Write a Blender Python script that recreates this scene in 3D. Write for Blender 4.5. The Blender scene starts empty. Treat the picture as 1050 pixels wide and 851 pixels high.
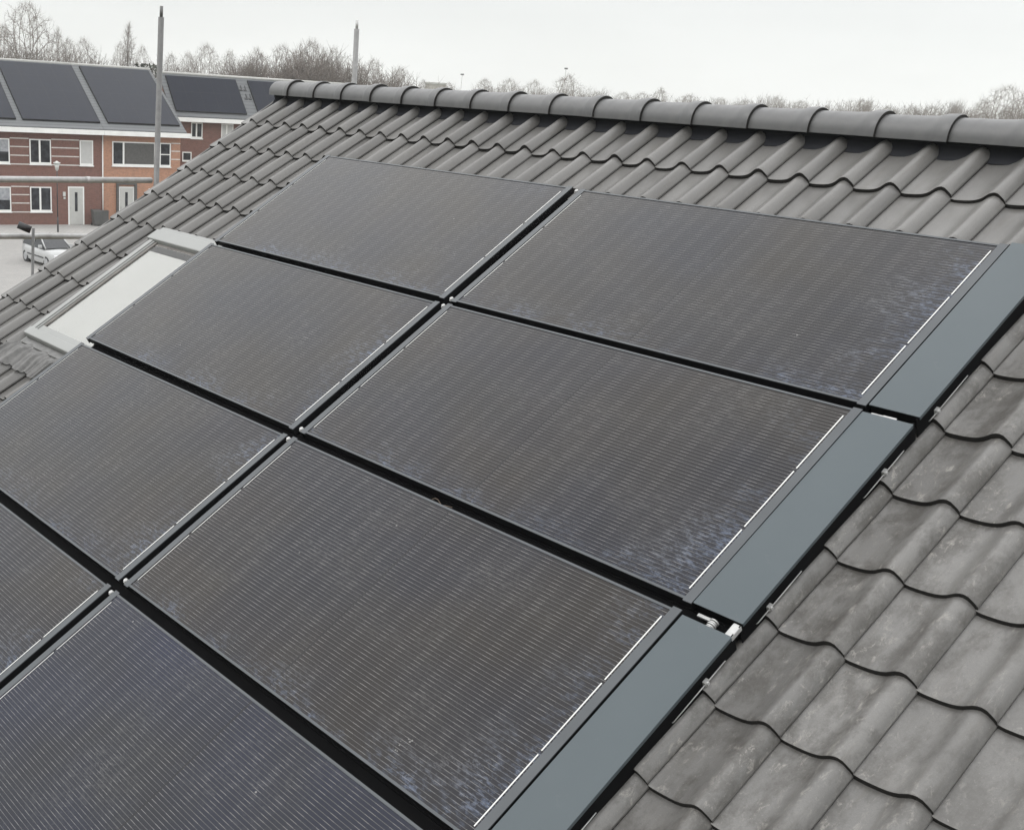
import bpy, math, random
from mathutils import Vector, Matrix
random.seed(7)
R = math.radians
sc = bpy.context.scene
COL = sc.collection

# ------------------------------------------------------------------ basics
AL = R(31.5)                      # pitch of our roof
Z0 = 8.3589                       # height of the roof-frame origin
CA, SA = math.cos(AL), math.sin(AL)
def RW(u, v, n): return Vector((u, v*CA - n*SA, v*SA + n*CA + Z0))

def tag(o, label=None, cat=None, group=None, kind=None):
    if label: o['label'] = label
    if cat: o['category'] = cat
    if group: o['group'] = group
    if kind: o['kind'] = kind
    return o
def empty(name, loc=(0,0,0), rot=(0,0,0), label=None, cat=None, group=None):
    o = bpy.data.objects.new(name, None); COL.objects.link(o)
    o.location = loc; o.rotation_euler = rot; o.empty_display_size = .1
    return tag(o, label, cat, group)

class MB:
    def __init__(s): s.v=[]; s.f=[]; s.m=[]; s.sm=[]
    def face(s, pts, mi=0, smooth=False):
        b=len(s.v); s.v += [tuple(p) for p in pts]; s.f.append(list(range(b,b+len(pts)))); s.m.append(mi); s.sm.append(smooth)
    def box(s, x0,x1,y0,y1,z0,z1, mi=0):
        b=len(s.v)
        s.v += [(x,y,z) for z in (z0,z1) for y in (y0,y1) for x in (x0,x1)]
        for q in ((0,2,3,1),(4,5,7,6),(0,1,5,4),(2,6,7,3),(0,4,6,2),(1,3,7,5)):
            s.f.append([b+i for i in q]); s.m.append(mi); s.sm.append(False)
    def prism(s, poly, axis, a0, a1, mi=0, smooth=False):
        """poly of 2D points extruded along axis ('x','y','z')"""
        def P(p,a): return {'x':(a,p[0],p[1]),'y':(p[0],a,p[1]),'z':(p[0],p[1],a)}[axis]
        b=len(s.v); n=len(poly)
        s.v += [P(p,a0) for p in poly]+[P(p,a1) for p in poly]
        for i in range(n):
            j=(i+1)%n; s.f.append([b+i,b+j,b+n+j,b+n+i]); s.m.append(mi); s.sm.append(smooth)
        s.f.append([b+i for i in range(n)][::-1]); s.m.append(mi); s.sm.append(False)
        s.f.append([b+n+i for i in range(n)]); s.m.append(mi); s.sm.append(False)
    def tube(s, a, b_, r0, r1=None, n=10, mi=0, cap=True):
        if r1 is None: r1=r0
        a=Vector(a); b_=Vector(b_); d=(b_-a); 
        if d.length<1e-9: return
        d.normalize()
        x=d.orthogonal().normalized(); y=d.cross(x)
        k=len(s.v)
        for c,r in ((a,r0),(b_,r1)):
            for i in range(n):
                t=2*math.pi*i/n; s.v.append(tuple(c+x*(r*math.cos(t))+y*(r*math.sin(t))))
        for i in range(n):
            j=(i+1)%n; s.f.append([k+i,k+j,k+n+j,k+n+i]); s.m.append(mi); s.sm.append(n>4)
        if cap:
            s.f.append([k+i for i in range(n)][::-1]); s.m.append(mi); s.sm.append(False)
            s.f.append([k+n+i for i in range(n)]); s.m.append(mi); s.sm.append(False)
    def grid(s, rows, mi=0, smooth=True, closed=False):
        b=len(s.v); nr=len(rows); nc=len(rows[0])
        for r in rows: s.v += [tuple(p) for p in r]
        for i in range(nr-1):
            for j in range(nc if closed else nc-1):
                k=(j+1)%nc
                s.f.append([b+i*nc+j,b+i*nc+k,b+(i+1)*nc+k,b+(i+1)*nc+j]); s.m.append(mi); s.sm.append(smooth)
    def build(s, name, mats, parent=None, bevel=0):
        if not isinstance(mats,(list,tuple)): mats=[mats]
        me=bpy.data.meshes.new(name); me.from_pydata(s.v,[],s.f)
        me.polygons.foreach_set('material_index', s.m); me.polygons.foreach_set('use_smooth', s.sm)
        for m in mats: me.materials.append(m)
        me.validate(); me.update()
        o=bpy.data.objects.new(name, me); COL.objects.link(o)
        if parent: o.parent=parent
        if bevel:
            b=o.modifiers.new('bevel','BEVEL'); b.width=bevel; b.segments=2; b.limit_method='ANGLE'
        return o
def boxo(name, dims, mat, parent, bevel=0):
    m=MB(); m.box(*dims); return m.build(name, mat, parent, bevel)

# ------------------------------------------------------------------ materials
class NT:
    def __init__(s, name):
        s.m=bpy.data.materials.new(name); s.m.use_nodes=True; s.t=s.m.node_tree; s.t.nodes.clear()
        s.out=s.n('ShaderNodeOutputMaterial'); s.b=s.n('ShaderNodeBsdfPrincipled'); s.l(s.b.outputs[0], s.out.inputs[0])
    def n(s, t, **k):
        q=s.t.nodes.new(t)
        for a,b in k.items(): setattr(q,a,b)
        return q
    def l(s,a,b): s.t.links.new(a,b)
    def set(s, **k):
        for a,b in k.items(): s.b.inputs[a.replace('_',' ')].default_value=b
        return s
    def coord(s, kind='Object'): return s.n('ShaderNodeTexCoord').outputs[kind]
    def mapping(s, vec, scale=(1,1,1), loc=(0,0,0), rot=(0,0,0)):
        m=s.n('ShaderNodeMapping'); s.l(vec,m.inputs[0]); m.inputs['Scale'].default_value=scale; m.inputs['Location'].default_value=loc; m.inputs['Rotation'].default_value=rot
        return m.outputs[0]
    def noise(s, vec, scale, detail=4, rough=.55, dist=0):
        q=s.n('ShaderNodeTexNoise'); s.l(vec,q.inputs['Vector']); q.inputs['Scale'].default_value=scale; q.inputs['Detail'].default_value=detail
        q.inputs['Roughness'].default_value=rough; q.inputs['Distortion'].default_value=dist; return q.outputs['Fac']
    def ramp(s, fac, a, b, va=0., vb=1.):
        q=s.n('ShaderNodeMapRange'); s.l(fac,q.inputs[0]); q.inputs[1].default_value=a; q.inputs[2].default_value=b; q.inputs[3].default_value=va; q.inputs[4].default_value=vb
        return q.outputs[0]
    def math(s, op, a, b=None, c=None):
        q=s.n('ShaderNodeMath', operation=op)
        for i,x in enumerate((a,b,c)):
            if x is None: continue
            if isinstance(x,(int,float)): q.inputs[i].default_value=x
            else: s.l(x,q.inputs[i])
        return q.outputs[0]
    def mix(s, fac, a, b, blend='MIX'):
        q=s.n('ShaderNodeMix', data_type='RGBA', blend_type=blend)
        for i,x in ((0,fac),(6,a),(7,b)):
            if isinstance(x,(int,float)): q.inputs[i].default_value=x
            elif isinstance(x,tuple): q.inputs[i].default_value=(*x,1) if len(x)==3 else x
            else: s.l(x,q.inputs[i])
        return q.outputs[2]
    def bump(s, h, strength=.3, dist=.01):
        q=s.n('ShaderNodeBump'); q.inputs['Strength'].default_value=strength; q.inputs['Distance'].default_value=dist
        s.l(h,q.inputs['Height']); s.l(q.outputs[0], s.b.inputs['Normal'])
    def sep(s, vec):
        q=s.n('ShaderNodeSeparateXYZ'); s.l(vec,q.inputs[0]); return q.outputs

def simple(name, col, rough=.6, metal=0, var=.12, scale=6, spec=.5, bump=0):
    t=NT(name); c=t.coord(); f=t.noise(c,scale,5,.6)
    lo=tuple(x*(1-var) for x in col); hi=tuple(min(1,x*(1+var)) for x in col)
    t.l(t.mix(t.ramp(f,.3,.7),lo,hi), t.b.inputs['Base Color'])
    t.set(Roughness=rough, Metallic=metal, Specular_IOR_Level=spec)
    if bump: t.bump(f,bump,.01)
    return t.m

def tile_mat():
    t=NT('glazed_grey_tile'); c0=t.coord()
    island=t.n('ShaderNodeNewGeometry').outputs['Random Per Island']
    ofs=t.n('ShaderNodeVectorMath',operation='ADD'); t.l(c0,ofs.inputs[0])
    cm=t.n('ShaderNodeCombineXYZ'); t.l(t.math('MULTIPLY',island,41.),cm.inputs[0]); t.l(t.math('MULTIPLY',island,23.),cm.inputs[1]); t.l(cm.outputs[0],ofs.inputs[1])
    c=ofs.outputs[0]
    base=t.mix(island,(.101,.099,.096),(.150,.147,.142))
    w=t.noise(c,3.2,6,.6); base=t.mix(t.ramp(w,.38,.68,0,.5),base,(.178,.174,.167))
    # rain streaks running down the slope
    st=t.noise(t.mapping(c,(20,2.4,8)),1.5,7,.65,.15); base=t.mix(t.ramp(st,.52,.72,0,.5),base,(.092,.084,.072))
    # more grime in the courses beside the array
    x=t.sep(c0)
    near=t.math('MULTIPLY', t.ramp(x[0],1.9,2.0,0,1), t.ramp(x[0],2.35,3.2,1,.25))
    bl=t.noise(t.mapping(c,(1,.6,1),(3.1,.7,0)),9,10,.72,.1)
    gr=t.noise(c,70,6,.75)
    grim=t.math('MULTIPLY',t.ramp(bl,.45,.58,0,.8),t.ramp(gr,.3,.55,.5,1))
    base=t.mix(t.math('MULTIPLY',grim,near),base,(.048,.044,.039))
    # dried pale crust, in broken grains
    sp=t.noise(t.mapping(c,(1,.5,1),(9,2,4)),46,10,.78,.5)
    sp2=t.noise(c,6,4,.6)
    m1=t.math('MULTIPLY',t.ramp(sp,.54,.63,0,.75),t.ramp(sp2,.44,.60,0,1))
    m1=t.math('MULTIPLY',m1,t.math('MAXIMUM',near,.22))
    base=t.mix(m1,base,(.33,.315,.29))
    # thin drips of lime
    dr=t.noise(t.mapping(c,(60,3,8)),1.,8,.7,.3)
    base=t.mix(t.math('MULTIPLY',t.ramp(dr,.66,.74,0,.7),t.ramp(sp2,.5,.62)),base,(.36,.35,.33))
    g=t.noise(c,240,5,.8); base=t.mix(t.ramp(g,.35,.65,0,.45),base,(.085,.08,.074)); pit=t.noise(c,110,4,.9); base=t.mix(t.ramp(pit,.62,.70,0,.6),base,(.05,.047,.043)); base=t.mix(t.ramp(pit,.38,.30,0,.5),base,(.30,.29,.27))
    t.l(base,t.b.inputs['Base Color'])
    t.l(t.math('ADD',t.ramp(bl,.3,.7,.30,.42),t.math('MULTIPLY',m1,.4)),t.b.inputs['Roughness'])
    t.set(Specular_IOR_Level=.5)
    t.bump(t.math('ADD',t.math('MULTIPLY',g,.3),t.math('ADD',t.math('MULTIPLY',sp,.6),w)),.22,.004)
    return t.m

def cell_mat(name='solar_laminate',c1=(.012,.0092,.0072),c2_=(.0045,.005,.010)):
    """panel laminate: local x 0..W along the row, y 0..H up the slope"""
    t=NT(name); c=t.coord(); x=t.sep(c)
    info=t.n('ShaderNodeObjectInfo').outputs['Random']
    off=t.n('ShaderNodeCombineXYZ'); t.l(t.math('MULTIPLY',info,37.),off.inputs[0]); t.l(t.math('MULTIPLY',info,19.),off.inputs[1])
    va=t.n('ShaderNodeVectorMath',operation='ADD'); t.l(c,va.inputs[0]); t.l(off.outputs[0],va.inputs[1]); c2=va.outputs[0]
    # soft change from brown-black to blue-black over the sheet
    f=t.noise(c2,1.3,3,.5)
    cell=t.mix(t.ramp(f,.35,.65),c1,c2_)
    # fine wires
    yy=t.math('FRACT',t.math('MULTIPLY',t.math('SUBTRACT',x[1],.02),60/.87))
    wire=t.math('LESS_THAN',t.math('ABSOLUTE',t.math('SUBTRACT',yy,.5)),.048)
    # half-cell joints across the sheet: wire flashes brighter where it crosses
    xx=t.math('FRACT',t.math('MULTIPLY',t.math('SUBTRACT',x[0],.047),20/1.79))
    dash=t.math('LESS_THAN',xx,.36)
    wl=t.noise(t.mapping(c2,(3,40,1)),1.5,3,.6)
    wcol=t.mix(t.math('MULTIPLY',dash,t.ramp(wl,.3,.7,.3,1)),(.095,.094,.092),(.21,.205,.20))
    cell=t.mix(t.math('MULTIPLY',wire,.9),cell,wcol)
    # dark joint in the middle of the sheet
    mid=t.math('LESS_THAN',t.math('ABSOLUTE',t.math('SUBTRACT',x[0],.942)),.0035)
    cell=t.mix(t.math('MULTIPLY',mid,.85),cell,(.006,.006,.007))
    # dust film and wiped smears, thicker along the lower edge and right end where rain leaves it
    d1=t.noise(c2,3.2,5,.62,.1); d2=t.noise(t.mapping(c2,(1,2.2,1),(0,0,0),(0,0,.7)),24,10,.78,.25)
    edge=t.math('MAXIMUM',t.ramp(x[1],.16,.0,0,1),t.ramp(x[0],1.6,1.86,0,.9))
    dust=t.math('MULTIPLY',t.ramp(d2,.48,.70,0,1),t.ramp(d1,.44,.66,0,1))
    dust=t.math('MULTIPLY',dust,t.math('ADD',.09,t.math('MULTIPLY',edge,.42)))
    film=t.math('MULTIPLY',t.ramp(d1,.3,.75,.0,1),.010)
    sm=t.noise(t.mapping(c2,(2.5,26,1),(0,0,0),(0,0,.9)),2.4,9,.75,.2)
    smear=t.math('MULTIPLY',t.ramp(sm,.58,.70),t.math('MULTIPLY',t.ramp(d1,.48,.68),.15))
    spk=t.n('ShaderNodeTexVoronoi'); t.l(c2,spk.inputs['Vector']); spk.inputs['Scale'].default_value=9
    speck=t.math('MULTIPLY',t.math('LESS_THAN',spk.outputs['Distance'],.035),t.ramp(t.noise(c2,6,2),.57,.62,0,.4))
    tot=t.math('MINIMUM',t.math('ADD',t.math('ADD',dust,film),t.math('ADD',smear,speck)),1.)
    cell=t.mix(tot,cell,t.mix(edge,(.40,.39,.375),(.22,.31,.50)))
    t.l(cell,t.b.inputs['Base Color'])
    t.l(t.math('ADD',.12,t.math('ADD',t.math('MULTIPLY',tot,.5),t.ramp(d1,.3,.7,0,.14))),t.b.inputs['Roughness'])
    t.set(IOR=1.365, Specular_IOR_Level=.5)
    return t.m

def brick_mat(name, a, b, mortar):
    t=NT(name); c=t.coord(); x=t.sep(c)
    cb=t.n('ShaderNodeCombineXYZ'); t.l(t.math('ADD',x[0],x[1]),cb.inputs[0]); t.l(x[2],cb.inputs[1])
    q=t.n('ShaderNodeTexBrick'); t.l(cb.outputs[0],q.inputs['Vector']); q.inputs['Scale'].default_value=1
    q.inputs['Brick Width'].default_value=.22; q.inputs['Row Height'].default_value=.0625; q.inputs['Mortar Size'].default_value=.008
    q.inputs['Color1'].default_value=(*a,1); q.inputs['Color2'].default_value=(*b,1); q.inputs['Mortar'].default_value=(*mortar,1)
    f=t.noise(c,9,6,.8); g=t.noise(c,.6,4,.6); h=t.noise(t.mapping(c,(1,1,2)),4.5,8,.85)
    col=t.mix(t.ramp(f,.45,.75,0,.5),q.outputs['Color'],tuple(k*.45 for k in a))
    col=t.mix(t.ramp(g,.35,.7,0,.3),col,tuple(min(1,k*1.5) for k in b))
    col=t.mix(t.ramp(h,.50,.62,0,.55),col,tuple(min(1,k*1.75) for k in b)); col=t.mix(t.ramp(h,.47,.38,0,.6),col,tuple(k*.5 for k in a))
    t.l(col,t.b.inputs['Base Color']); t.set(Roughness=.85); t.bump(q.outputs['Fac'],.3,.01)
    return t.m

def far_tile_mat():
    t=NT('far_roof_tile'); c=t.coord(); x=t.sep(c)
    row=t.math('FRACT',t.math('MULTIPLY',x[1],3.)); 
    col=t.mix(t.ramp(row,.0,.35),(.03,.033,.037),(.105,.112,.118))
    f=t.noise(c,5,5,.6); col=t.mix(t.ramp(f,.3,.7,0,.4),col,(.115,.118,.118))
    t.l(col,t.b.inputs['Base Color']); t.set(Roughness=.6); t.bump(row,.5,.03); return t.m

def far_array_mat():
    t=NT('far_solar_laminate'); c=t.coord(); x=t.sep(c)
    a=t.math('LESS_THAN',t.math('FRACT',t.math('MULTIPLY',x[0],1/1.15)),.018)
    b=t.math('LESS_THAN',t.math('FRACT',t.math('MULTIPLY',x[1],1/1.77)),.012)
    f=t.noise(c,3,4,.6); col=t.mix(t.ramp(f,.3,.7),(.004,.006,.014),(.006,.009,.019))
    col=t.mix(t.math('MAXIMUM',a,b),col,(.02,.02,.024))
    t.l(col,t.b.inputs['Base Color']); t.set(Roughness=.35,IOR=1.23); return t.m

def ground_mat(name, a, b, sx=.21, sy=.105, mortar=.012, gscale=.25):
    t=NT(name); c=t.coord(); q=t.n('ShaderNodeTexBrick'); t.l(c,q.inputs['Vector']); q.inputs['Scale'].default_value=1
    q.inputs['Brick Width'].default_value=sx; q.inputs['Row Height'].default_value=sy; q.inputs['Mortar Size'].default_value=mortar
    q.inputs['Color1'].default_value=(*a,1); q.inputs['Color2'].default_value=(*b,1); q.inputs['Mortar'].default_value=(*[k*.6 for k in a],1)
    f=t.noise(c,gscale,6,.65); col=t.mix(t.ramp(f,.35,.7,0,.5),q.outputs['Color'],tuple(k*.72 for k in a))
    g=t.noise(c,2.5,6,.8); col=t.mix(t.ramp(g,.55,.75,0,.5),col,tuple(k*.55 for k in a))
    t.l(col,t.b.inputs['Base Color']); t.set(Roughness=.85); return t.m

def cover_mat():
    t=NT('powder_coated_steel'); c=t.coord(); f=t.noise(c,2.5,4,.6); g=t.noise(c,400,2,.6)
    col=t.mix(t.ramp(f,.3,.7),(.043,.058,.066),(.051,.067,.075)); col=t.mix(t.ramp(g,.4,.7,0,.12),col,(.12,.135,.145))
    d=t.noise(c,13,7,.75,1.); col=t.mix(t.ramp(d,.62,.75,0,.10),col,(.3,.31,.31))
    t.l(col,t.b.inputs['Base Color']); t.set(Roughness=.36); t.bump(g,.05,.001); return t.m

def galv_mat(name,a=.33,b=.5):
    t=NT(name); c=t.coord(); f=t.noise(c,22,5,.7); g=t.noise(t.mapping(c,(1,1,.2)),6,4,.6)
    col=t.mix(t.ramp(f,.3,.7),(a,a,a*.99),(b,b,b*.985)); col=t.mix(t.ramp(g,.5,.75,0,.5),col,(a*.5,a*.48,a*.46))
    t.l(col,t.b.inputs['Base Color']); t.set(Roughness=.5,Metallic=.35); return t.m

M={}
M['tile']=tile_mat(); M['tile_edge_shade']=simple('shaded_tile_edge',(.022,.021,.02),.85,spec=.2)  # second material: shadow line under each course painted into the tile edges
M['ridge']=(lambda t:(t.l(t.mix(t.ramp(t.noise(t.coord(),7,6,.65),.35,.7),
      t.mix(t.n('ShaderNodeObjectInfo').outputs['Random'],(.075,.076,.079),(.096,.096,.098)),(.115,.115,.115)),t.b.inputs['Base Color']),
      t.l(t.ramp(t.noise(t.coord(),20,4,.6),.3,.7,.36,.52),t.b.inputs['Roughness']),t.m)[-1])(NT('ridge_tile_glaze'))
M['under']=simple('black_underlay',(.010,.010,.011),.9,spec=.2)
M['roll']=simple('dark_ridge_roll',(.028,.029,.033),.95,spec=.08)
M['cell']=cell_mat(); M['cell_blue']=cell_mat('blue_solar_laminate',(.007,.008,.012),(.003,.006,.022))
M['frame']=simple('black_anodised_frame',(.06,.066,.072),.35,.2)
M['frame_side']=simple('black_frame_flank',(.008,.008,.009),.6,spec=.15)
M['ribbon']=simple('tinned_ribbon',(.62,.62,.60),.35,.1,.05)
M['cover']=cover_mat(); M['skirt']=simple('black_side_plate',(.006,.006,.0065),.85,spec=.04)
M['steel']=galv_mat('bright_steel',.35,.5); M['galv']=galv_mat('galvanised_tube',.115,.17)
M['galvlight']=galv_mat('bright_galvanised_tube',.38,.50)
M['alu_grey']=simple('pale_grey_aluminium',(.245,.25,.243),.45,0,.05,3)
M['lead']=simple('pleated_flashing',(.125,.123,.12),.35,.3,.25,25,bump=.2)
M['wood']=simple('brown_window_lining',(.15,.14,.13),.7,0,.25,10)
M['blind']=simple('white_roller_blind',(.47,.475,.455),.8,0,.03,2)
M['white']=simple('white_paint',(.78,.78,.76),.45,0,.06,2)
M['brown_brick']=brick_mat('brown_red_brick',(.185,.082,.062),(.135,.055,.042),(.19,.15,.13))
M['orange_brick']=brick_mat('orange_brick',(.40,.20,.125),(.33,.155,.092),(.32,.26,.21))
M['stone']=simple('pale_stone_band',(.62,.60,.57),.7)
M['fartile']=far_tile_mat(); M['fararray']=far_array_mat()
M['window_glass']=(lambda t:(t.l(t.mix(t.ramp(t.noise(t.coord(),2.3,3,.5),.45,.6),(.012,.013,.018),(.035,.037,.045)),t.b.inputs['Base Color']),t.set(Roughness=.08,Specular_IOR_Level=.35),t.m)[-1])(NT('dark_window_glass'))
M['curtain']=simple('net_curtain',(.30,.31,.33),.7,0,.3,5)
M['frosted']=simple('frosted_pane',(.47,.47,.46),.5,0,.06,5)
M['panel_grey']=simple('dark_grey_infill',(.075,.073,.07),.7,0,.2,8)
M['door_grey']=simple('light_grey_door',(.46,.46,.44),.5,0,.05,3)
M['render']=simple('pale_house_plaster',(.42,.40,.37),.85,0,.1,2)
M['lamp_dark']=simple('dark_post_paint',(.03,.03,.032),.5)
M['lamp_glass']=simple('milky_lantern',(.55,.56,.54),.35)
M['bin']=simple('dark_grey_bin_plastic',(.075,.075,.072),.6)
M['car_paint']=simple('silver_white_car_paint',(.40,.405,.405),.25,0,.03,2)
M['tyre']=simple('tyre_rubber',(.02,.02,.02),.8); M['rim']=simple('alloy_rim',(.42,.43,.44),.35,.5)
M['car_glass']=simple('car_glass',(.02,.022,.026),.06)
M['black']=simple('black_plastic',(.02,.02,.022),.5)
M['lens']=simple('headlight_lens',(.7,.7,.72),.15)
M['bark']=simple('grey_brown_bark',(.15,.132,.117),.9,0,.25,2)
M['twig']=simple('bare_twigs',(.23,.205,.185),.95,0,.2,.6)
M['brush']=simple('brown_brushwood',(.175,.152,.135),.95,0,.25,.6)
M['evergreen']=simple('dark_conifer',(.035,.045,.03),.9)
M['pave']=ground_mat('light_paving',(.36,.355,.34),(.41,.40,.385),.3,.3)
M['road']=ground_mat('grey_block_paving',(.28,.275,.265),(.34,.325,.31))
M['grass']=simple('winter_grass',(.10,.105,.06),.95,0,.3,.4)
M['kerb']=simple('concrete_kerb',(.42,.42,.40),.85)

# ------------------------------------------------------------------ camera (the photo is an off-centre crop: hence the shift)
Rw=[[0.6107595459772647,0.7896682111826355,0.05828287265313009],[0.2940050883770166,-0.15781823448744042,-0.9426846836929861],[-0.7352100278189269,0.592889130536901,-0.3285554654596379]]
F_PX,PX,PY=1138.834,322.971,489.837
CAM=Vector((3.51206,-3.53112,9.2))
cam=bpy.data.cameras.new('camera'); co=bpy.data.objects.new('camera',cam); COL.objects.link(co)
mx=Matrix(((Rw[0][0],-Rw[1][0],-Rw[2][0],CAM.x),(Rw[0][1],-Rw[1][1],-Rw[2][1],CAM.y),(Rw[0][2],-Rw[1][2],-Rw[2][2],CAM.z),(0,0,0,1)))
co.matrix_world=mx
cam.sensor_fit='HORIZONTAL'; cam.sensor_width=36; cam.lens=F_PX/1050*36
cam.shift_x=(525-PX)/1050; cam.shift_y=(PY-425.5)/1050
cam.clip_start=.05; cam.clip_end=3000
sc.camera=co
def bearing(x,y,D):
    """spot at horizontal distance D (metres) in the direction seen at pixel x,y of the survey photo"""
    a=Vector(((x-PX)/F_PX,(y-PY)/F_PX,1))
    d=Vector([sum(Rw[k][i]*a[k] for k in range(3)) for i in range(3)])
    return CAM+d*(D/math.hypot(d.x,d.y))

# ------------------------------------------------------------------ our house roof
U_L=-3.412; TW=.1974; NCOL=45; GA=.3085; V_TOP=1.310
U_R=U_L+TW*NCOL
V_RIDGE=1.66
V_EAVE=V_TOP-GA*19
house=empty('tiled_house',(0.9,0,0),label='house whose grey pantiled roof fills the foreground under the solar panels',cat='house')
def inhouse(o): o.location=o.location-Vector((0.9,0,0)); return o
PROF=[(-.03,.001),(0,.000),(.05,-.002),(.13,-.002),(.22,-.001),(.32,.001),(.42,.005),(.50,.011),(.57,.019),(.63,.029),(.69,.039),(.75,.045),(.80,.047),(.86,.043),(.91,.033),(.95,.024),(.985,.013)]
def tile(mb,u,v,rng, last=False):
    du=rng.uniform(-.0012,.0012); dv=rng.uniform(-.003,.003); dn=rng.uniform(-.0015,.0015); yaw=rng.uniform(-.004,.004); roll=rng.uniform(-.006,.006)
    L=.336 if not last else .355
    TH=.027; b0=-.109
    def P(t,s,z,drop=0):
        x=(t-.5)*TW; y=s*L
        return (u+TW/2+du+x-yaw*y, v+dv+y+yaw*x, b0-.021*(s*L/.336)+z+dn+roll*x-drop)
    ss=[0,.012,.05,.5,1.]
    if last: ss=[0,.012,.05,.5,.9,.94,.965,.985,1.]
    rows=[]
    for s in ss:
        r=[]
        for t,z in PROF:
            d=.0025 if s==0 else (.0006 if s==.012 else 0)
            if last and s>.92: d=max(0,z)*(1-math.sqrt(max(0,1-((s-.92)/.08)**2)))*.8
            r.append(P(t,s,z,d))
        rows.append(r)
    mb.grid(rows,0,True)
    # front edge and underside in painted shade, roll side with dark foot, upper end
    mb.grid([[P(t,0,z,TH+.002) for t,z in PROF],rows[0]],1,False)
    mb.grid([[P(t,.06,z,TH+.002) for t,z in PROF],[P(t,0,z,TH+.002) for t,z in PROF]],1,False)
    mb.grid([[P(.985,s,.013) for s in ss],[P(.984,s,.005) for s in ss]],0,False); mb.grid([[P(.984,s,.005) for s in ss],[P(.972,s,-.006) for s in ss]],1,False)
    if last: mb.grid([rows[-1],[P(t,1,-.03) for t,z in PROF]],0,False)
rng=random.Random(3)
tf=MB()
for k in range(-1,20):
    v=V_TOP-GA*k
    if k==-1: continue
    for j in range(NCOL):
        u=U_L+TW*j
        if 4<=j<=7 and 5<=k<=8: continue          # the roof window's opening
        tile(tf,u,v,rng,last=(k==0))
ft=tf.build('roof_tiles',[M['tile'],M['tile_edge_shade']],house); ft.location=(-.9,0,Z0); ft.rotation_euler=(AL,0,0)
# rear slope: same tiles facing the other way
YR=1.483
bt=bpy.data.objects.new('roof_tiles',ft.data); COL.objects.link(bt); bt.parent=house
bt.location=(U_L+U_R-.9,2*YR,Z0); bt.rotation_euler=(AL,0,math.pi)
# boarding below the tiles
dk=MB(); zr=RW(0,V_RIDGE,-.17)
yb0,zb0=RW(0,V_EAVE,-.17)[1:]; yr=YR; zrr=Z0+(YR+.17*SA)/CA*SA-.17*CA
# (hole for the roof window is left in the boarding)
def deckpoly(u0,u1,v0,v1):
    dk.face([RW(u0,v0,-.165),RW(u1,v0,-.165),RW(u1,v1,-.165),RW(u0,v1,-.165)])
deckpoly(U_L+.03,-2.62,V_EAVE,V_RIDGE+.02); deckpoly(-1.83,U_R-.03,V_EAVE,V_RIDGE+.02)
deckpoly(-2.62,-1.83,V_EAVE,-1.1); deckpoly(-2.62,-1.83,.02,V_RIDGE+.02)
a=RW(0,V_RIDGE+.02,-.165); e=RW(0,V_EAVE,-.165)
dk.face([(U_L+.03,a.y,a.z),(U_R-.03,a.y,a.z),(U_R-.03,2*YR-a.y,a.z),(U_L+.03,2*YR-a.y,a.z)])
dk.face([(U_L+.03,2*YR-a.y,a.z),(U_R-.03,2*YR-a.y,a.z),(U_R-.03,2*YR-e.y,e.z),(U_L+.03,2*YR-e.y,e.z)])
o=dk.build('roof_boarding',M['under'],house); inhouse(o)
# gable walls and long walls
wl=MB(); yA=e.y+.25; yB=2*YR-yA
for x0,x1 in ((U_L+.06,U_L+.3),(U_R-.3,U_R-.06)):
    zz=e.z+.25*math.tan(AL)-.03
    wl.prism([(yA,0),(yB,0),(yB,zz),(YR,a.z-.04),(yA,zz)],'x',x0,x1)
wl.box(U_L+.3,U_R-.3,yA,yA+.24,0,e.z-.02); wl.box(U_L+.3,U_R-.3,yB-.24,yB,0,e.z-.02)
o=wl.build('brick_walls',M['brown_brick'],house); inhouse(o)
for x in (U_L-.012,U_R-.012):
    for sgn in (0,1):
        vb=MB()
        y0,z0=(e.y,e.z) if not sgn else (2*YR-e.y,e.z)
        y1,z1=(YR,a.z)
        vb.prism([(y0,z0-.12),(y1,z1-.12),(y1,z1+.03),(y0,z0+.03)] if not sgn else [(y1,z1-.12),(y0,z0-.12),(y0,z0+.03),(y1,z1+.03)],'x',x,x+.024)
        o=vb.build('verge_board',M['panel_grey'],house); inhouse(o)
for yy in (e.y-.12,2*YR-e.y):
    g=MB(); g.box(U_L,U_R,yy,yy+.12,e.z-.12,e.z-.01)
    o=g.build('gutter',M['white'],house); inhouse(o)
# dark flexible strip under the ridge tiles
rr=MB(); prof=[]
for i in range(13):
    t=math.pi*i/12; prof.append((YR-.045*math.cos(t), 9.135+.065*math.sin(t)))
lowpts=[(RW(0,1.585,-.125).y,RW(0,1.585,-.125).z),(RW(0,1.64,-.098).y,RW(0,1.64,-.098).z)]
full=lowpts+prof+[(2*YR-y_,z_) for y_,z_ in lowpts[::-1]]
NU=NCOL*8
rows=[]
for y,z in full:
    rows.append([])
for i in range(NU+1):
    u=U_L+.02+(U_R-U_L-.04)*i/NU
    w=.9*max(0,.02*math.sin(2*math.pi*((u-U_L)/TW-.52)))
    for kx,(y,z) in enumerate(full):
        rows[kx].append((u,y,z+(w if kx in (1,len(full)-2) else 0)))
rr.grid(rows,0,True)
o=rr.build('ridge_underlay',M['roll'],house); inhouse(o)
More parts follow.
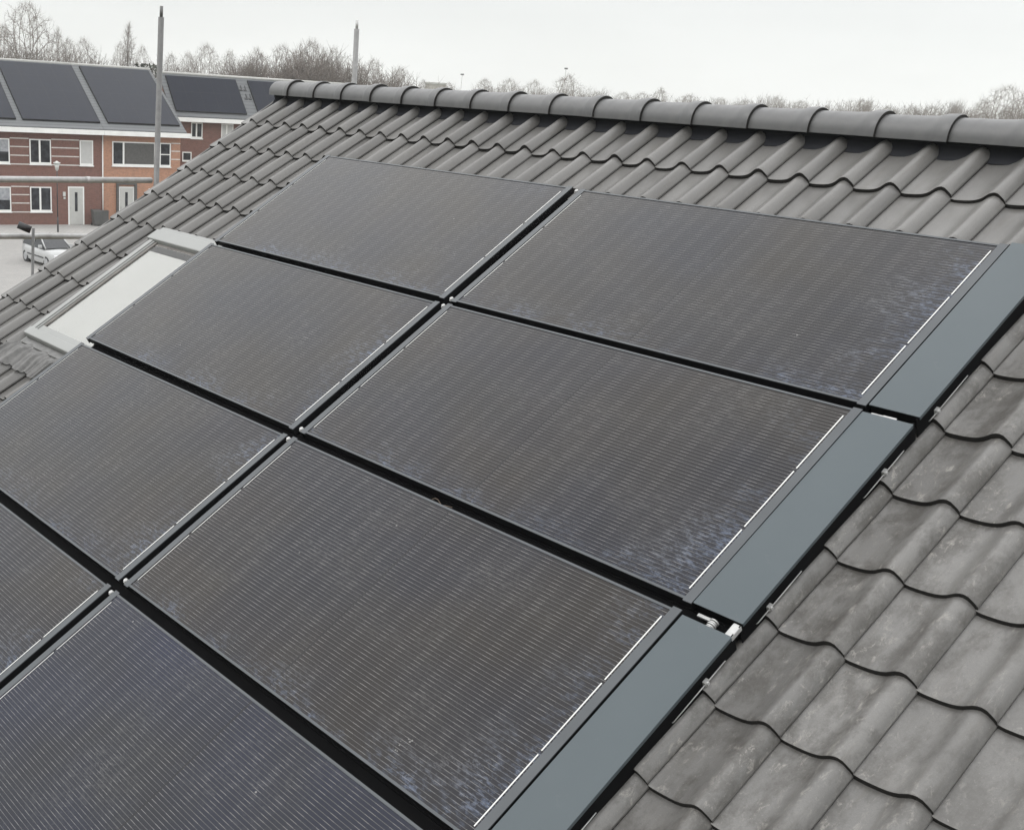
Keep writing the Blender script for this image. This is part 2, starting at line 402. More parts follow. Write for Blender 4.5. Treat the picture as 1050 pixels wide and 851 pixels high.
# ridge tiles: half round with a raised collar at the left end
def ridge_mesh(L):
    m=MB(); rows=[]
    st=[(-.03,-.006),(0,-.005),(L*.45,-.003),(L-.095,.0),(L-.08,.002),(L-.066,.007),(L-.052,.0115),(L-.03,.013),(L-.006,.0135),(L,.011)]
    def sec(x,dr,rr0=.094):
        r=rr0+dr; pts=[]
        pts.append((x,-r*.995,-.02))
        for i in range(19):
            t=math.pi*i/18; pts.append((x,-r*math.cos(t)*(1 if abs(math.cos(t))>.3 else 1),r*.86*math.sin(t)))
        pts.append((x,r*.995,-.02)); return pts
    for x,dr in st: rows.append(sec(x,dr))
    m.grid(rows,0,True)
    inn=[sec(x,-.014) for x in (-.03,L)]
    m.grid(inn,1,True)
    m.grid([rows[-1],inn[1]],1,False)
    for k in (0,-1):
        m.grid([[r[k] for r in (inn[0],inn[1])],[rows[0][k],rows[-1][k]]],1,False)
    me=m.build('ridge_tile',[M['ridge'],M['tile_edge_shade']])
    return me
EX=.3018
proto=ridge_mesh(EX); 
us=[-3.375,-3.165]; 
while us[-1]<U_R-.25: us.append(us[-1]+EX)
ymid=YR
rnd=random.Random(11)
for i,u in enumerate(us):
    o=proto if i==0 else proto.copy()
    if i: COL.objects.link(o)
    o.parent=house
    # image shows the collar lifted at the joint over the next tile's tail
    o.location=(u-.9,ymid+rnd.uniform(-.002,.002),9.172+rnd.uniform(-.0015,.0015)); o.rotation_euler=(rnd.uniform(-.012,.012),rnd.uniform(-.003,.003),rnd.uniform(-.004,.004))
    o.scale=(.212/EX,1,1) if i==0 else (1,1,1)
endcap=MB(); pts=[(YR-.083*math.cos(math.pi*i/16),9.160+.083*math.sin(math.pi*i/16)) for i in range(17)]
endcap.prism(pts,'x',-3.392,-3.378); o=endcap.build('ridge_end_cap',M['ridge'],house); inhouse(o)

# ------------------------------------------------------------------ solar panels
W=1.888; H=.926; PV=.9585
def panel(label):
    root=empty('solar_module',label=label,cat='solar panel',group='black solar panels mounted on the foreground roof')
    fr=MB()
    sw=.030; lw=.009; e=.007
    fr.box(0,sw,0,H,-.004,0,0); fr.box(W-sw,W,0,H,-.004,0,0)
    fr.box(sw,W-sw,e,e+lw,-.004,-.0005,0); fr.box(sw,W-sw,H-e-lw,H-e,-.004,-.0005,0)
    fr.box(.001,.004,.001,H-.001,-.035,-.004,1); fr.box(W-.004,W-.001,.001,H-.001,-.035,-.004,1)
    fr.box(.004,W-.004,e+.001,e+.004,-.035,-.004,1); fr.box(.004,W-.004,H-e-.004,H-e-.001,-.035,-.004,1)
    fr.build('panel_frame',[M['frame'],M['frame_side']],root)
    gl=MB(); gl.box(sw,W-sw,e+lw,H-e-lw,-.0075,-.0025)
    gl.build('cell_sheet',M['cell'],root)
    for x in (.036,W-.040):
        for k in range(3):
            r=MB(); l0=.04+k*(H-.08)/3; l1=.04+(k+1)*(H-.08)/3
            r.box(x,x+(.0036 if x>1 else .0024),l0+.007,l1-.007,-.0026,-.0012)
            r.build('cell_ribbon',M['ribbon'],root)
    return root
def copy_tree(o,parent=None):
    c=o.copy(); COL.objects.link(c); c.parent=parent
    for ch in o.children: copy_tree(ch,c)
    return c
spots=[ # u0, v0(bottom), label
 (-1.914,-.004,'solar panel farthest up the slope at left, above and right of the roof window'),
 (.024,-.008,'solar panel nearest the ridge at the right, its top edge against the upper tiles'),
 (-1.912,-.956,'solar panel overlapping the right edge of the bright roof window'),
 (.027,-.955,'solar panel in the middle of the photo, second in the right column'),
 (-1.908,-1.916,'solar panel beside the pleated flashing below the roof window'),
 (.022,-1.916,'dusty solar panel, third from the ridge in the right column'),
 (-1.908,-2.878,'solar panel cut off by the left edge of the photo, lowest in the left column'),
 (.018,-2.878,'bluish solar panel at the bottom edge of the photo, lowest in the right column')]
p0=panel(spots[0][2])
plist=[]
for i,(u,v,lab) in enumerate(spots):
    o=p0 if i==0 else copy_tree(p0)
    o['label']=lab
    q_=random.Random(i+3); o.location=RW(u,v,q_.uniform(-.001,.001)); o.rotation_euler=(AL+q_.uniform(-.003,.003),q_.uniform(-.0015,.0015),0)
    plist.append(o)
    if i==7:
        for ch in o.children:
            if ch.name.startswith('cell_sheet'):
                ch.data=ch.data.copy(); ch.data.materials[0]=M['cell_blue']
# bolts on the corners of the right-hand panels, in the wide joint
for i in (1,3,5,7):
    for y in (.018,H-.018):
        b=MB(); b.tube((-.014,y,-.03),(-.014,y,-.004),.005,n=8); b.tube((-.014,y,-.006),(-.014,y,.001),.0085,n=8); b.box(-.022,.0,y-.01,y+.01,-.012,-.0065)
        b.build('corner_bolt',M['steel'],plist[i])
# a bird dropping on the third panel of the right column
rb_=random.Random(5); bd=MB()
for q in range(9):
    cx,cy=1.50+rb_.gauss(0,.011),.126+rb_.gauss(0,.014); r_=rb_.uniform(.0012,.0036)
    bd.face([(cx+r_*rb_.uniform(.6,1.2)*math.cos(a_*.785),cy+r_*rb_.uniform(.6,1.3)*math.sin(a_*.785),-.0022+.0001*q) for a_ in range(8)])
bd.build('bird_dropping',M['lead'],plist[5])
# loose cable in the joint
cb=MB(); pts_=[(.83+.012*k,-.975+.008*math.sin(k*.9),-.028+.006*math.sin(k*1.3)) for k in range(9)]
for a_,b_ in zip(pts_,pts_[1:]): cb.tube(a_,b_,.002,n=6,cap=False)
co_=cb.build('cable',simple('brown_cable',(.10,.075,.055),.6)); co_.location=(0,0,Z0); co_.rotation_euler=(AL,0,0)
tag(co_,'short loop of loose brown cable showing in the black joint above the dusty panel','cable')
# dark rails that carry the panels
for u0,v,L,hw,lab in ((-1.875,-.0195,3.93,.055,'black trough rail in the joint below the top panel row'),
        (-1.875,-.9725,3.93,.055,'black trough rail in the joint below the second panel row'),
        (-1.90,-1.934,3.96,.055,'black trough rail in the joint below the third panel row'),
        (-1.90,-2.82,3.96,.02,'black trough rail under the lower edge of the lowest panel row')):
    r=empty('mounting_rail',RW(u0,v,-.045),(AL,0,0),lab,'mounting rail')
    m=MB(); m.box(0,L,-hw,hw,-.003,0); m.box(0,L,-.03,-.022,.0,.004); m.box(0,L,.022,.03,.0,.004); m.build('rail_bar',M['skirt'],r)
    for k in range(4):
        h=MB(); x=.25+k*1.1; h.box(x,x+.03,-.012,.012,-.05,-.003); h.build('roof_hook',M['skirt'],r)
r=empty('joint_rail',RW(-.008,-2.85,-.052),(AL,0,0),'black rail running up the slope in the wide joint between both panel columns','mounting rail')
m=MB(); m.box(-.06,.06,0,3.74,-.003,0); m.build('rail_bar',M['skirt'],r)
# ------------------------------------------------------------------ grey cover plates with their black sides
for k,(v0,v1,lab) in enumerate([(.002,.93,'slate blue cover plate at the right end of the top panel row'),(-.948,-.034,'slate blue cover plate at the right end of the second panel row'),
        (-1.92,-1.0,'slate blue cover plate at the right end of the third panel row'),(-2.87,-1.955,'slate blue cover plate at the right end of the lowest panel row')]):
    root=empty('cover_plate',RW(1.9165,v0,-.001),(AL,0,0),lab,'cover plate','slate blue cover plates along the right side of the panels')
    L=v1-v0; w=.1615
    m=MB(); m.box(0,w,0,L,-.003,0); m.box(w-.002,w,0.002,L-.002,-.014,-.003); m.build('top_plate',M['cover'],root,.0008)
    m=MB(); m.box(w-.006,w-.003,-.012,L+.012,-.112,-.004); m.box(0.003,w-.006,.004,.008,-.05,-.004); m.box(.003,w-.006,L-.008,L-.004,-.05,-.004); m.build('side_plate',M['skirt'],root)
    # thin wire clips with a bolt on the side plate
    cl={0:[(.12,.29,.10)],1:[(-.325,-.103,-.211),(-.891,-.668,-.827)],2:[(-1.292,-1.05,-1.139),(-1.80,-1.632,-1.74)],3:[(-2.3,-2.05,-2.15)]}[k]
    if k==0: cl=[(.055,.284,.098)]
    for a0,a1,bv in cl:
        c=MB(); x=w+.004
        c.tube((x,a0-v0,-.052),(x,a1-v0,-.050),.0016,n=6); c.tube((x,a0-v0,-.052),(x-.006,a0-v0,-.060),.0016,n=6)
        c.tube((w-.003,bv-v0,-.05),(x+.007,bv-v0,-.05),.0058,n=6); c.box(w-.003,x+.002,bv-v0-.009,bv-v0+.009,-.058,-.042)
        c.build('wire_clip',M['steel'],root)
# bright brackets showing in the joints between the cover plates
b=empty('joint_bracket',RW(1.935,-.017,-.012),(AL,0,0),'small bright bracket in the upper joint between two cover plates','bracket')
m=MB(); m.box(.0,.075,-.006,.002,-.008,-.004); m.build('bracket_arm',M['steel'],b)
m=MB(); m.box(.04,.082,-.009,.0,-.0035,.0); m.build('bracket_lug',M['steel'],b)
b=empty('joint_bracket',RW(1.93,-.975,-.02),(AL,0,0),'bright steel bracket with ribbed nut in the lower joint between two cover plates','bracket')
m=MB(); m.box(.012,.07,.004,.014,-.006,0); m.build('bracket_arm',M['steel'],b)
m=MB(); 
for q in range(5): m.tube((.066,-.022+q*.007,-.004),(.066,-.022+q*.007+.0045,-.004),.0145 if q%2==0 else .0125,n=12)
m.build('ribbed_nut',M['steel'],b)
m=MB(); m.box(.122,.146,-.026,.024,-.006,.014); m.build('end_piece',M['steel'],b,.003)

# ------------------------------------------------------------------ roof window
rw=empty('roof_window',RW(-2.25,-.52,-.12),(AL,0,0),'roof window with drawn white blind and pale grey cladding, left of the solar panels','roof window')
def loc(o): return o
ou,ov,on=-2.25,-.52,-.12
def rwbox(name,u0,u1,v0,v1,n0,n1,mat,bev=.002): return boxo(name,(u0-ou,u1-ou,v0-ov,v1-ov,n0-on,n1-on),mat,rw,bev)
rwbox('top_cladding',-2.655,-1.84,-.062,.030,-.115,-.055,M['alu_grey'],.006)
rwbox('top_flashing',-2.665,-1.84,.031,.075,-.125,-.072,M['alu_grey'],.004)
m=MB(); m.box(-2.612-ou,-2.572-ou,-1.02-ov,-.064-ov,-.12-on,-.062-on); m.box(-2.569-ou,-2.556-ou,-1.02-ov,-.064-ov,-.12-on,-.068-on); m.build('side_cladding',M['alu_grey'],rw,.002)
m=MB(); m.box(-2.555-ou,-2.535-ou,-1.0-ov,-.064-ov,-.15-on,-.076-on); m.box(-2.535-ou,-1.84-ou,-.085-ov,-.064-ov,-.15-on,-.085-on)
m.build('sash_lining',M['wood'],rw)
m=MB(); m.box(-1.875-ou,-1.84-ou,-1.02-ov,-.064-ov,-.12-on,-.06-on); m.build('side_cladding',M['alu_grey'],rw,.002)
m=MB(); m.box(-2.66-ou,-2.613-ou,-1.1-ov,.030-ov,-.135-on,-.1-on); m.build('side_gutter',M['alu_grey'],rw)
rwbox('bottom_cladding',-2.625,-1.93,-1.052,-.992,-.12,-.060,M['alu_grey'],.006)
rwbox('sash_bottom',-2.555,-1.93,-.990,-.945,-.13,-.074,M['alu_grey'],.004)
rwbox('lower_board',-2.60,-1.93,-1.10,-1.054,-.15,-.092,M['lead'],.003)
t=NT('roof_window_glass')
tr=t.n('ShaderNodeBsdfTransparent'); gl_=t.n('ShaderNodeBsdfGlossy'); gl_.inputs['Roughness'].default_value=.08; fr_=t.n('ShaderNodeFresnel'); fr_.inputs[0].default_value=1.45
mxs=t.n('ShaderNodeMixShader'); t.l(fr_.outputs[0],mxs.inputs[0]); t.l(tr.outputs[0],mxs.inputs[1]); t.l(gl_.outputs[0],mxs.inputs[2]); t.l(mxs.outputs[0],t.out.inputs[0])
m=MB(); x0,x1,y0,y1=-2.534-ou,-1.876-ou,-.944-ov,-.086-ov; m.face([(x0,y0,-.082-on),(x1,y0,-.082-on),(x1,y1,-.082-on),(x0,y1,-.082-on)]); m.build('window_pane',t.m,rw)
m=MB(); m.box(-2.533-ou,-1.88-ou,-.943-ov,-.135-ov,-.094-on,-.090-on); m.build('roller_blind',M['blind'],rw)
m=MB(); m.box(-2.62-ou,-1.84-ou,-1.0-ov,.02-ov,-.36-on,-.35-on); m.build('window_well',M['wood'],rw)
# pleated apron laid over the tiles below the window
ap=MB(); rows=[]
NA=260; U0,U1=U_L+TW*4-.02,U_L+TW*8
def prof_z(t):
    t=t%1.0
    for (a0,z0),(a1,z1) in zip(PROF,PROF[1:]):
        if a0<=t<=a1: return z0+(z1-z0)*(t-a0)/(a1-a0)
    return 0
for s in range(9):
    v=-1.085-.185*s/8
    r=[]
    for i in range(NA*2+1):
        u=U0+(U1-U0)*i/(NA*2)
        t=(u-U_L)/TW
        zz=sum(prof_z(t+q*.02) for q in range(-4,5))/9
        k=min(1,s/3.); pleat=.0032*math.sin(2*math.pi*(u+.002*s*math.sin(u*40))/.017)
        vv=v-.035*prof_z(t)/.044*(s/8)
        r.append((u-ou,vv-ov,(-.108+.004*(1-k))+zz*(.25+.95*k)+pleat*(.3+.7*k)+.012*k-.0015*s/8-on))
    rows.append(r)
ap.grid(rows,0,True)
ap.build('pleated_apron',M['lead'],rw)

# ------------------------------------------------------------------ scaffold beyond the verge
sf=empty('scaffold',(-5.2,1.5,0),label='galvanised tube scaffold with guard rails beyond the left verge',cat='scaffold')
def sft(name,segs,mat,n=14):
    m=MB()
    for a_,b_,r_ in segs:
        m.tube(Vector(a_)-Vector((-5.2,1.5,0)),Vector(b_)-Vector((-5.2,1.5,0)),r_,n=n)
    return m.build(name,mat,sf)
def upto(x,y,D): return bearing(x,y,D)
pa=bearing(160.5,180,10.0); pb=bearing(165.3,18,10.0)
dirp=(pb-pa).normalized()
sft('pole',[(pa-dirp*9.0,pb,.0245),],M['galv'])
sft('pole_spigot',[(pb,pb+dirp*.085,.014)],M['galv'])
pc=bearing(363.3,86,11.3); pd=bearing(365.8,30,11.3); dq=(pd-pc).normalized()
sft('pole',[(pc-dq*9.0,pd,.0245)],galv_mat('weathered_tube',.19,.27))
sft('pole_spigot',[(pd,pd+dq*.075,.013)],M['galvlight'])
ra=bearing(-40,183.8,9.0); rb=bearing(150,185.1,10.0); rdv=(rb-ra)
sft('guard_rail',[(ra-rdv*1.5,ra+rdv*1.03,.0245)],M['galvlight'])
sft('rail_joint',[(ra+rdv*.64,ra+rdv*.665,.0275)],M['galvlight'])
r2a=bearing(-40,242.3,9.2); r2b=bearing(70,242.6,9.9); r2v=r2b-r2a
sft('guard_rail',[(r2a-r2v*2.5,r2a+r2v*1.6,.0225)],M['galvlight'])
e_=ra-rdv*1.4; sft('pole',[((e_.x-.05,e_.y,0),(e_.x-.05,e_.y,9.1),.0245)],M['galv'])
qa=bearing(34.2,234,9.55); qb=bearing(33.2,290,9.55); qv=(qb-qa).normalized()
sft('stand_pipe',[(qa,qa+qv*7.2,.0125)],M['galv'])
h0=bearing(18.5,230.5,9.5); h1=bearing(31.5,236,9.5)
sft('rubber_grip',[(h0,h1,.030)],M['black'])
# coupler on the far pole
# ------------------------------------------------------------------ the street
def plane_sheet(name,x0,x1,y0,y1,z,mat,kind='structure'):
    m=MB(); m.face([(x0,y0,z),(x1,y0,z),(x1,y1,z),(x0,y1,z)]); o=m.build(name,mat); o['kind']=kind; return o
plane_sheet('ground',-1500,1500,-1500,1500,-.02,M['grass'])
P0=Vector((-64.398,27.2656,0)); AZ=R(81)
def street(name,s0,s1,o0,o1,z0,z1,mat):
    m=MB(); m.box(s0,s1,o0,o1,z0,z1); o=m.build(name,mat); o.location=P0; o.rotation_euler=(0,0,AZ); o['kind']='structure'; return o
street('garden_path',-70,90,-2.2,0,-.1,.06,M['pave'])
street('pavement',-70,90,-5.2,-2.3,-.1,.10,M['pave'])
street('kerb',-70,90,-5.35,-5.21,-.1,.11,M['kerb'])
street('road',-70,90,-42,-5.36,-.1,.0,M['road'])

def window(parent,s0,s1,z0,z1,y=-.02,panes=((0,1,'g'),),sill=True,fw=.07):
    """panes: list of (fraction from, fraction to, kind)"""
    f=MB(); 
    f.box(s0,s1,y-.035,y,z0,z0+fw+.05); f.box(s0,s1,y-.035,y,z1-fw,z1); f.box(s0,s0+fw,y-.034,y,z0+fw+.05,z1-fw); f.box(s1-fw,s1,y-.034,y,z0+fw+.05,z1-fw)
    w=s1-s0
    for a,b_,k in panes[:-1]:
        c=s0+w*b_; f.box(c-fw*.8,c+fw*.8,y-.033,y,z0+fw+.05,z1-fw)
    if sill: f.box(s0-.04,s1+.04,y-.08,y,z0-.06,z0-.001)
    fo=f.build('window',M['white'],parent)
    for a,b_,k in panes:
        g=MB(); a0=s0+w*a+(fw if a==0 else fw*.8); b0=s0+w*b_-(fw if b_==1 else fw*.8)
        zz=z0+fw+.05
        if k=='c':
            hz=zz+(z1-fw-zz)*.45
            g.box(a0,b0,y-.012,y-.002,hz,z1-fw); g.build('curtained_pane',M['curtain'],fo)
            g=MB(); g.box(a0,b0,y-.0121,y-.002,zz,hz-.001); g.build('pane',M['window_glass'],fo)
        elif k=='b':
            hz=zz+(z1-fw-zz)*.5
            g.box(a0,b0,y-.012,y-.002,zz,z1-fw); g.build('pane',M['window_glass'],fo)
            g=MB(); g.box(a0,b0,y-.034,y-.013,hz-.03,hz+.03); g.build('glazing_bar',M['white'],fo)
        else:
            g.box(a0,b0,y-.012,y-.002,zz,z1-fw); g.build('pane',{'g':M['window_glass'],'f':M['frosted'],'p':M['panel_grey']}[k],fo)
    return fo
def band(parent,s0,s1,zs):
    m=MB()
    for z in zs: m.box(s0,s1,-.018,.0,z-.03,z+.03)
    m.build('stone_band',M['stone'],parent)
def front_door(parent,s0,s1,z0,z1):
    f=MB(); f.box(s0,s0+.08,-.05,-.001,z0,z1); f.box(s1-.08,s1,-.05,-.001,z0,z1); f.box(s0+.08,s1-.08,-.05,-.001,z1-.08,z1)
    fr=f.build('front_door',M['white'],parent)
    g=MB(); g.box(s0+.08,s1-.08,-.035,-.001,z0+.02,z1-.08); g.build('door_leaf',M['door_grey'],fr)
    g=MB(); c=(s0+s1)/2; g.box(c-.09,c+.09,-.045,-.036,z0+.85,z1-.35); g.build('door_light',M['window_glass'],fr)
    g=MB(); g.box(s0+.14,s0+.18,-.075,-.036,z0+1.0,z0+1.15); g.build('handle',M['steel'],fr)
def rowhouse(label,s0,s1,off,mat,eave=5.72,ridge_z=9.93,ridge_off=4.9,depth=9.8,verge_r=0,verge_l=0):
    root=empty('row_house',(0,0,0),(0,0,AZ),label,'house','brick row houses across the street')
    d=Vector((math.cos(AZ),math.sin(AZ),0)); N=Vector((-math.sin(AZ),math.cos(AZ),0))
    root.location=P0+N*off
    m=MB(); zt=eave+.0
    pk=(ridge_z-.30)
    m.prism([(0,0),(depth,0),(depth,zt),(ridge_off,pk),(0,zt)],'x',s0,s1); m.build('brick_wall',mat,root)
    # roof slab, both slopes
    ez=eave+.33; r=MB(); slope=(ridge_z-ez)/(ridge_off+.5); L=math.hypot(ridge_off+.5,ridge_z-ez); ang=math.atan2(ridge_z-ez,ridge_off+.5)
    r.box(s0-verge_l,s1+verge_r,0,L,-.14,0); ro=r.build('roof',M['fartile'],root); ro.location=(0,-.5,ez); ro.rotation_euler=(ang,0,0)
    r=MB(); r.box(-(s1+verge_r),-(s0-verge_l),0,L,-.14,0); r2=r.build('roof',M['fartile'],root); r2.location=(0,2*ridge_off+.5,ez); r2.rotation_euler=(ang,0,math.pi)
    c=MB(); 
    c.tube((s0-verge_l,ridge_off,ridge_z-.03),(s1+verge_r,ridge_off,ridge_z-.03),.11,n=10); c.build('roof_ridge',M['stone'] if 0 else M['kerb'],root)
    c=MB(); c.box(s0-verge_l,s1+verge_r+.25*(verge_r>0),-.62,-.40,ez-.33,ez-.04); c.build('gutter',M['white'],root)
    c=MB(); c.box(s0,s1,-.40,0,ez-.30,ez-.24); c.build('soffit',M['panel_grey'],root)
    return root,ez,ang,L
hA,ez,ang,LR=rowhouse('brown brick row house with grey front door left of the downpipe',-3.2-6.0,4.17,0,M['brown_brick'],ridge_off=6.5,depth=13)
panes2=((0,.47,'g'),(.47,1,'g'))
window(hA,-.50,.86,3.80,5.32,panes=panes2); window(hA,-3.2,-1.74,3.80,5.30,panes=((0,.4,'g'),(.4,1,'c')))
window(hA,2.72,3.60,3.79,5.34,panes=((0,1,'f'),))
window(hA,-.53,.84,.87,2.42,panes=panes2); window(hA,-3.2,-1.74,.87,2.40,panes=((0,.4,'g'),(.4,1,'c')))
window(hA,-7.6,-5.4,.87,2.42,panes=panes2); window(hA,-7.6,-5.4,3.80,5.32,panes=panes2)
band(hA,-1.70,-.54,(5.33,4.83,4.31,3.78)); band(hA,.90,2.68,(5.33,4.83,4.31,3.78)); band(hA,-1.70,-.57,(2.42,1.92,1.40,.85))
front_door(hA,1.92,2.98,.06,2.46)
m=MB(); m.box(1.58,1.74,-.11,-.001,1.86,2.12); m.box(1.62,1.74,-.08,-.001,1.68,1.80); m.build('wall_lamp',M['lamp_glass'],hA)
m=MB(); m.tube((4.23,-.06,.06),(4.23,-.06,5.7),.045,n=8); m.build('downpipe',M['white'],hA)
hB,*_=rowhouse('orange brick row house with wide first-floor window right of the downpipe',4.19,9.62,0,M['orange_brick'],verge_r=.25,ridge_off=6.5,depth=13)
window(hB,4.88,7.62+.2,3.82,5.34,panes=((0,.26,'g'),(.26,1,'p')))
window(hB,7.83,8.92,3.82,5.34,panes=((0,.3,'g'),(.3,1,'b')))
band(hB,8.97,9.6,(5.33,4.83,4.31))
front_door(hB,5.32,6.38,.08,2.5)
m=MB(); m.box(5.15,5.30,-.16,-.001,.06,2.62); m.box(6.40,6.55,-.16,-.001,.06,2.62); m.box(5.15,6.55,-.16,-.001,2.63,2.78); m.build('door_surround',M['panel_grey'],hB)
window(hB,7.4,8.9,.87,2.4,panes=panes2)
hC,ezC,angC,LRC=rowhouse('brown brick house set back behind the verge of the orange brick house',11.4,27,6.2,M['brown_brick'],eave=6.55,ridge_z=9.80,ridge_off=2.3,depth=4.6,verge_l=.1)
window(hC,12.95,13.84,5.40,6.50,panes=panes2); window(hC,15.33,16.3,5.40,6.50,panes=((0,.45,'f'),(.45,1,'f'))); window(hC,12.30,13.02,3.75,4.44,panes=((0,1,'g'),),sill=False)
window(hC,19,20.2,5.4,6.5,panes=panes2); window(hC,15.3,16.8,2.2,3.9,panes=panes2)

# solar arrays lying on those roofs
def array(label,root_loc,ez_,ang_,s0,s1,t0,t1):
    r=empty('solar_array',label=label,cat='solar array',group='solar arrays on the roofs across the street')
    d=Vector((math.cos(AZ),math.sin(AZ),0)); N=Vector((-math.sin(AZ),math.cos(AZ),0))
    r.location=P0+N*(root_loc-.5)+d*s0+Vector((0,0,ez_))+ (N*math.cos(ang_)+Vector((0,0,math.sin(ang_))))*t0
    r.rotation_euler=Matrix.Rotation(AZ,3,'Z').to_4x4().to_3x3().to_euler() if 0 else (Matrix.Rotation(AZ,3,'Z')@Matrix.Rotation(ang_,3,'X')).to_euler()
    m=MB(); m.box(0,s1-s0,0,t1-t0,.07,.10); m.build('panel_surface',M['fararray'],r)
    m=MB(); m.box(0,s1-s0,-.004,.02,.003,.105); m.box(-.004,.03,0,t1-t0,.003,.105); m.box(s1-s0-.03,s1-s0+.004,0,t1-t0,.003,.105); m.build('array_edge',M['frame_side'],r)
    return r
array('solar array on the far brown brick house, cut off by the left edge',0,ez,ang,-6.6,-1.25,.76,7.6)
array('solar array above the brown brick house, between two strips of bare tiles',0,ez,ang,-.84,4.12,.73,7.62)
array('solar array above the orange brick house, just right of the tile strip',0,ez,ang,4.66,9.6,.75,7.62)
array('solar array on the roof of the set-back house, right of the scaffold pole',6.2,ezC,angC,11.7,17.27,.45,3.68)
aD=array('solar array on the set-back house beside black roof hooks',6.2,ezC,angC,18.25,25,.45,3.68)
for s_,t_ in ((-.72,2.25),(-.38,2.25),(-.52,1.45),(-.20,1.45)):
    hk=MB(); hk.box(s_,s_+.07,t_,t_+.5,.004,.05); hk.box(s_-.16,s_-.0,t_,t_+.12,.004,.05); hk.build('roof_hook',M['black'],aD)

# lantern on a post, bin, car
lp=bearing(59.5,239,70.9); lp.z=.1
L=empty('street_lamp',(lp.x,lp.y,.1),label='thin black street lamp with pale lantern head before the brown brick house',cat='street lamp')
m=MB(); m.tube((0,0,-.1),(0,0,.9),.055,.05,n=10); m.tube((0,0,.9),(0,0,3.7),.035,.03,n=10); m.build('post',M['lamp_dark'],L)
m=MB(); m.tube((0,0,3.7),(0,0,4.05),.10,.17,n=8); m.tube((0,0,3.62),(0,0,3.7),.05,.09,n=8); m.build('lantern',M['lamp_glass'],L)
m=MB(); m.tube((0,0,4.051),(0,0,4.12),.22,.20,n=12); m.tube((0,0,4.12),(0,0,4.2),.16,.03,n=12); m.build('lantern_cap',M['lamp_glass'],L)
d=Vector((math.cos(AZ),math.sin(AZ),0)); N=Vector((-math.sin(AZ),math.cos(AZ),0))
bp=P0+d*3.62-N*.6
B=empty('wheelie_bin',(bp.x,bp.y,.06),(0,0,AZ),'dark grey wheelie bin beside the light grey front door','bin')
m=MB(); m.grid([[(x*sx,y*sx,z) for x,y in ((-.27,-.3),(.27,-.3),(.27,.3),(-.27,.3))] for z,sx in ((.08,.8),(.5,.92),(.92,1.02))],0,False,True); m.face([(-.216,-.24,.08),(-.216,.24,.08),(.216,.24,.08),(.216,-.24,.08)]); m.build('bin_body',M['bin'],B)
m=MB(); m.prism([(-.33,.92),(.33,.92),(.34,.97),(.2,1.03),(-.3,.98)],'x',-.29,.29); m.build('lid',M['bin'],B)
for x in (-.24,.24):
    m=MB(); m.tube((x-.02,.26,.09),(x+.02,.26,.09),.09,n=14); m.build('wheel',M['tyre'],B)
bp=P0+d*4.05-N*.55
B2=empty('electric_cabinet',(bp.x,bp.y,.06),(0,0,AZ),'low dark cabinet against the wall where brown brick meets orange','cabinet')
m=MB(); m.box(-.30,.34,-.2,.2,0,.92); m.build('cabinet_box',M['bin'],B2,.01); m=MB(); m.box(-.33,.37,-.24,.24,.921,.96); m.build('cabinet_lid',M['panel_grey'],B2)

# car: local +x is forward
w0=bearing(27,268,1); dd=(w0-CAM); w0=CAM+dd*((0-CAM.z)/dd.z); w1=bearing(52,276.5,1); dd=(w1-CAM); w1=CAM+dd*((0-CAM.z)/dd.z)
hd=math.atan2(w1.y-w0.y,w1.x-w0.x)
car=empty('parked_car',(w0.x+1.2*math.cos(hd)-.75*math.sin(hd),w0.y+1.2*math.sin(hd)+.75*math.cos(hd),0),(0,0,hd),'silver white hatchback parked on the grey paving below the scaffold rail','car')
def carbody():
    m=MB()
    st=[(-1.72,.30,.90,.62),(-1.68,.24,.94,.74),(-1.2,.2,.91,.80),(0,.18,.87,.82),(.9,.2,.86,.81),(1.35,.22,.86,.78),(1.72,.28,.74,.70),(1.82,.34,.60,.55)]
    rows=[]
    for x,z0_,z1_,hw in st:
        rows.append([(x,-hw*.94,z0_),(x,-hw,z0_+.18),(x,-hw,z1_-.22),(x,-hw*.95,z1_-.05),(x,-hw*.86,z1_),(x,0,z1_+.03),(x,hw*.86,z1_),(x,hw*.95,z1_-.05),(x,hw,z1_-.22),(x,hw,z0_+.18),(x,hw*.94,z0_)])
    m.grid(rows,0,True); m.face(rows[0]); m.face(rows[-1][::-1]); m.grid([[r[0] for r in rows],[r[-1] for r in rows]],0,False)
    return m.build('body',M['car_paint'],car)
cb=carbody()
m=MB()
rt=[(-1.55,.98,.70,1.0),(-1.28,1.40,.60,1),(-.6,1.47,.58,1),(.15,1.44,.57,1)]
rows=[[(x,-hw,z-.03),(x,-hw*.85,z),(x,0,z+.03),(x,hw*.85,z),(x,hw,z-.03)] for x,z,hw,_ in rt[1:]]
m.grid(rows,0,True); m.build('car_roof',M['car_paint'],car)
m=MB()
gw=[[(-1.60,-.745,.90),(.92,-.745,.86)],[(-1.27,-.595,1.365),(.16,-.565,1.405)]]
m.grid(gw,0,False); m.grid([[(x,-y,z) for x,y,z in r] for r in gw],0,False)
m.face([(.92,-.70,.93),(.92,.70,.93),(.16,.565,1.405),(.16,-.565,1.405)]); m.face([(-1.60,-.70,.96),(-1.27,-.595,1.365),(-1.27,.595,1.365),(-1.60,.70,.96)])
m.build('windows',M['car_glass'],car)
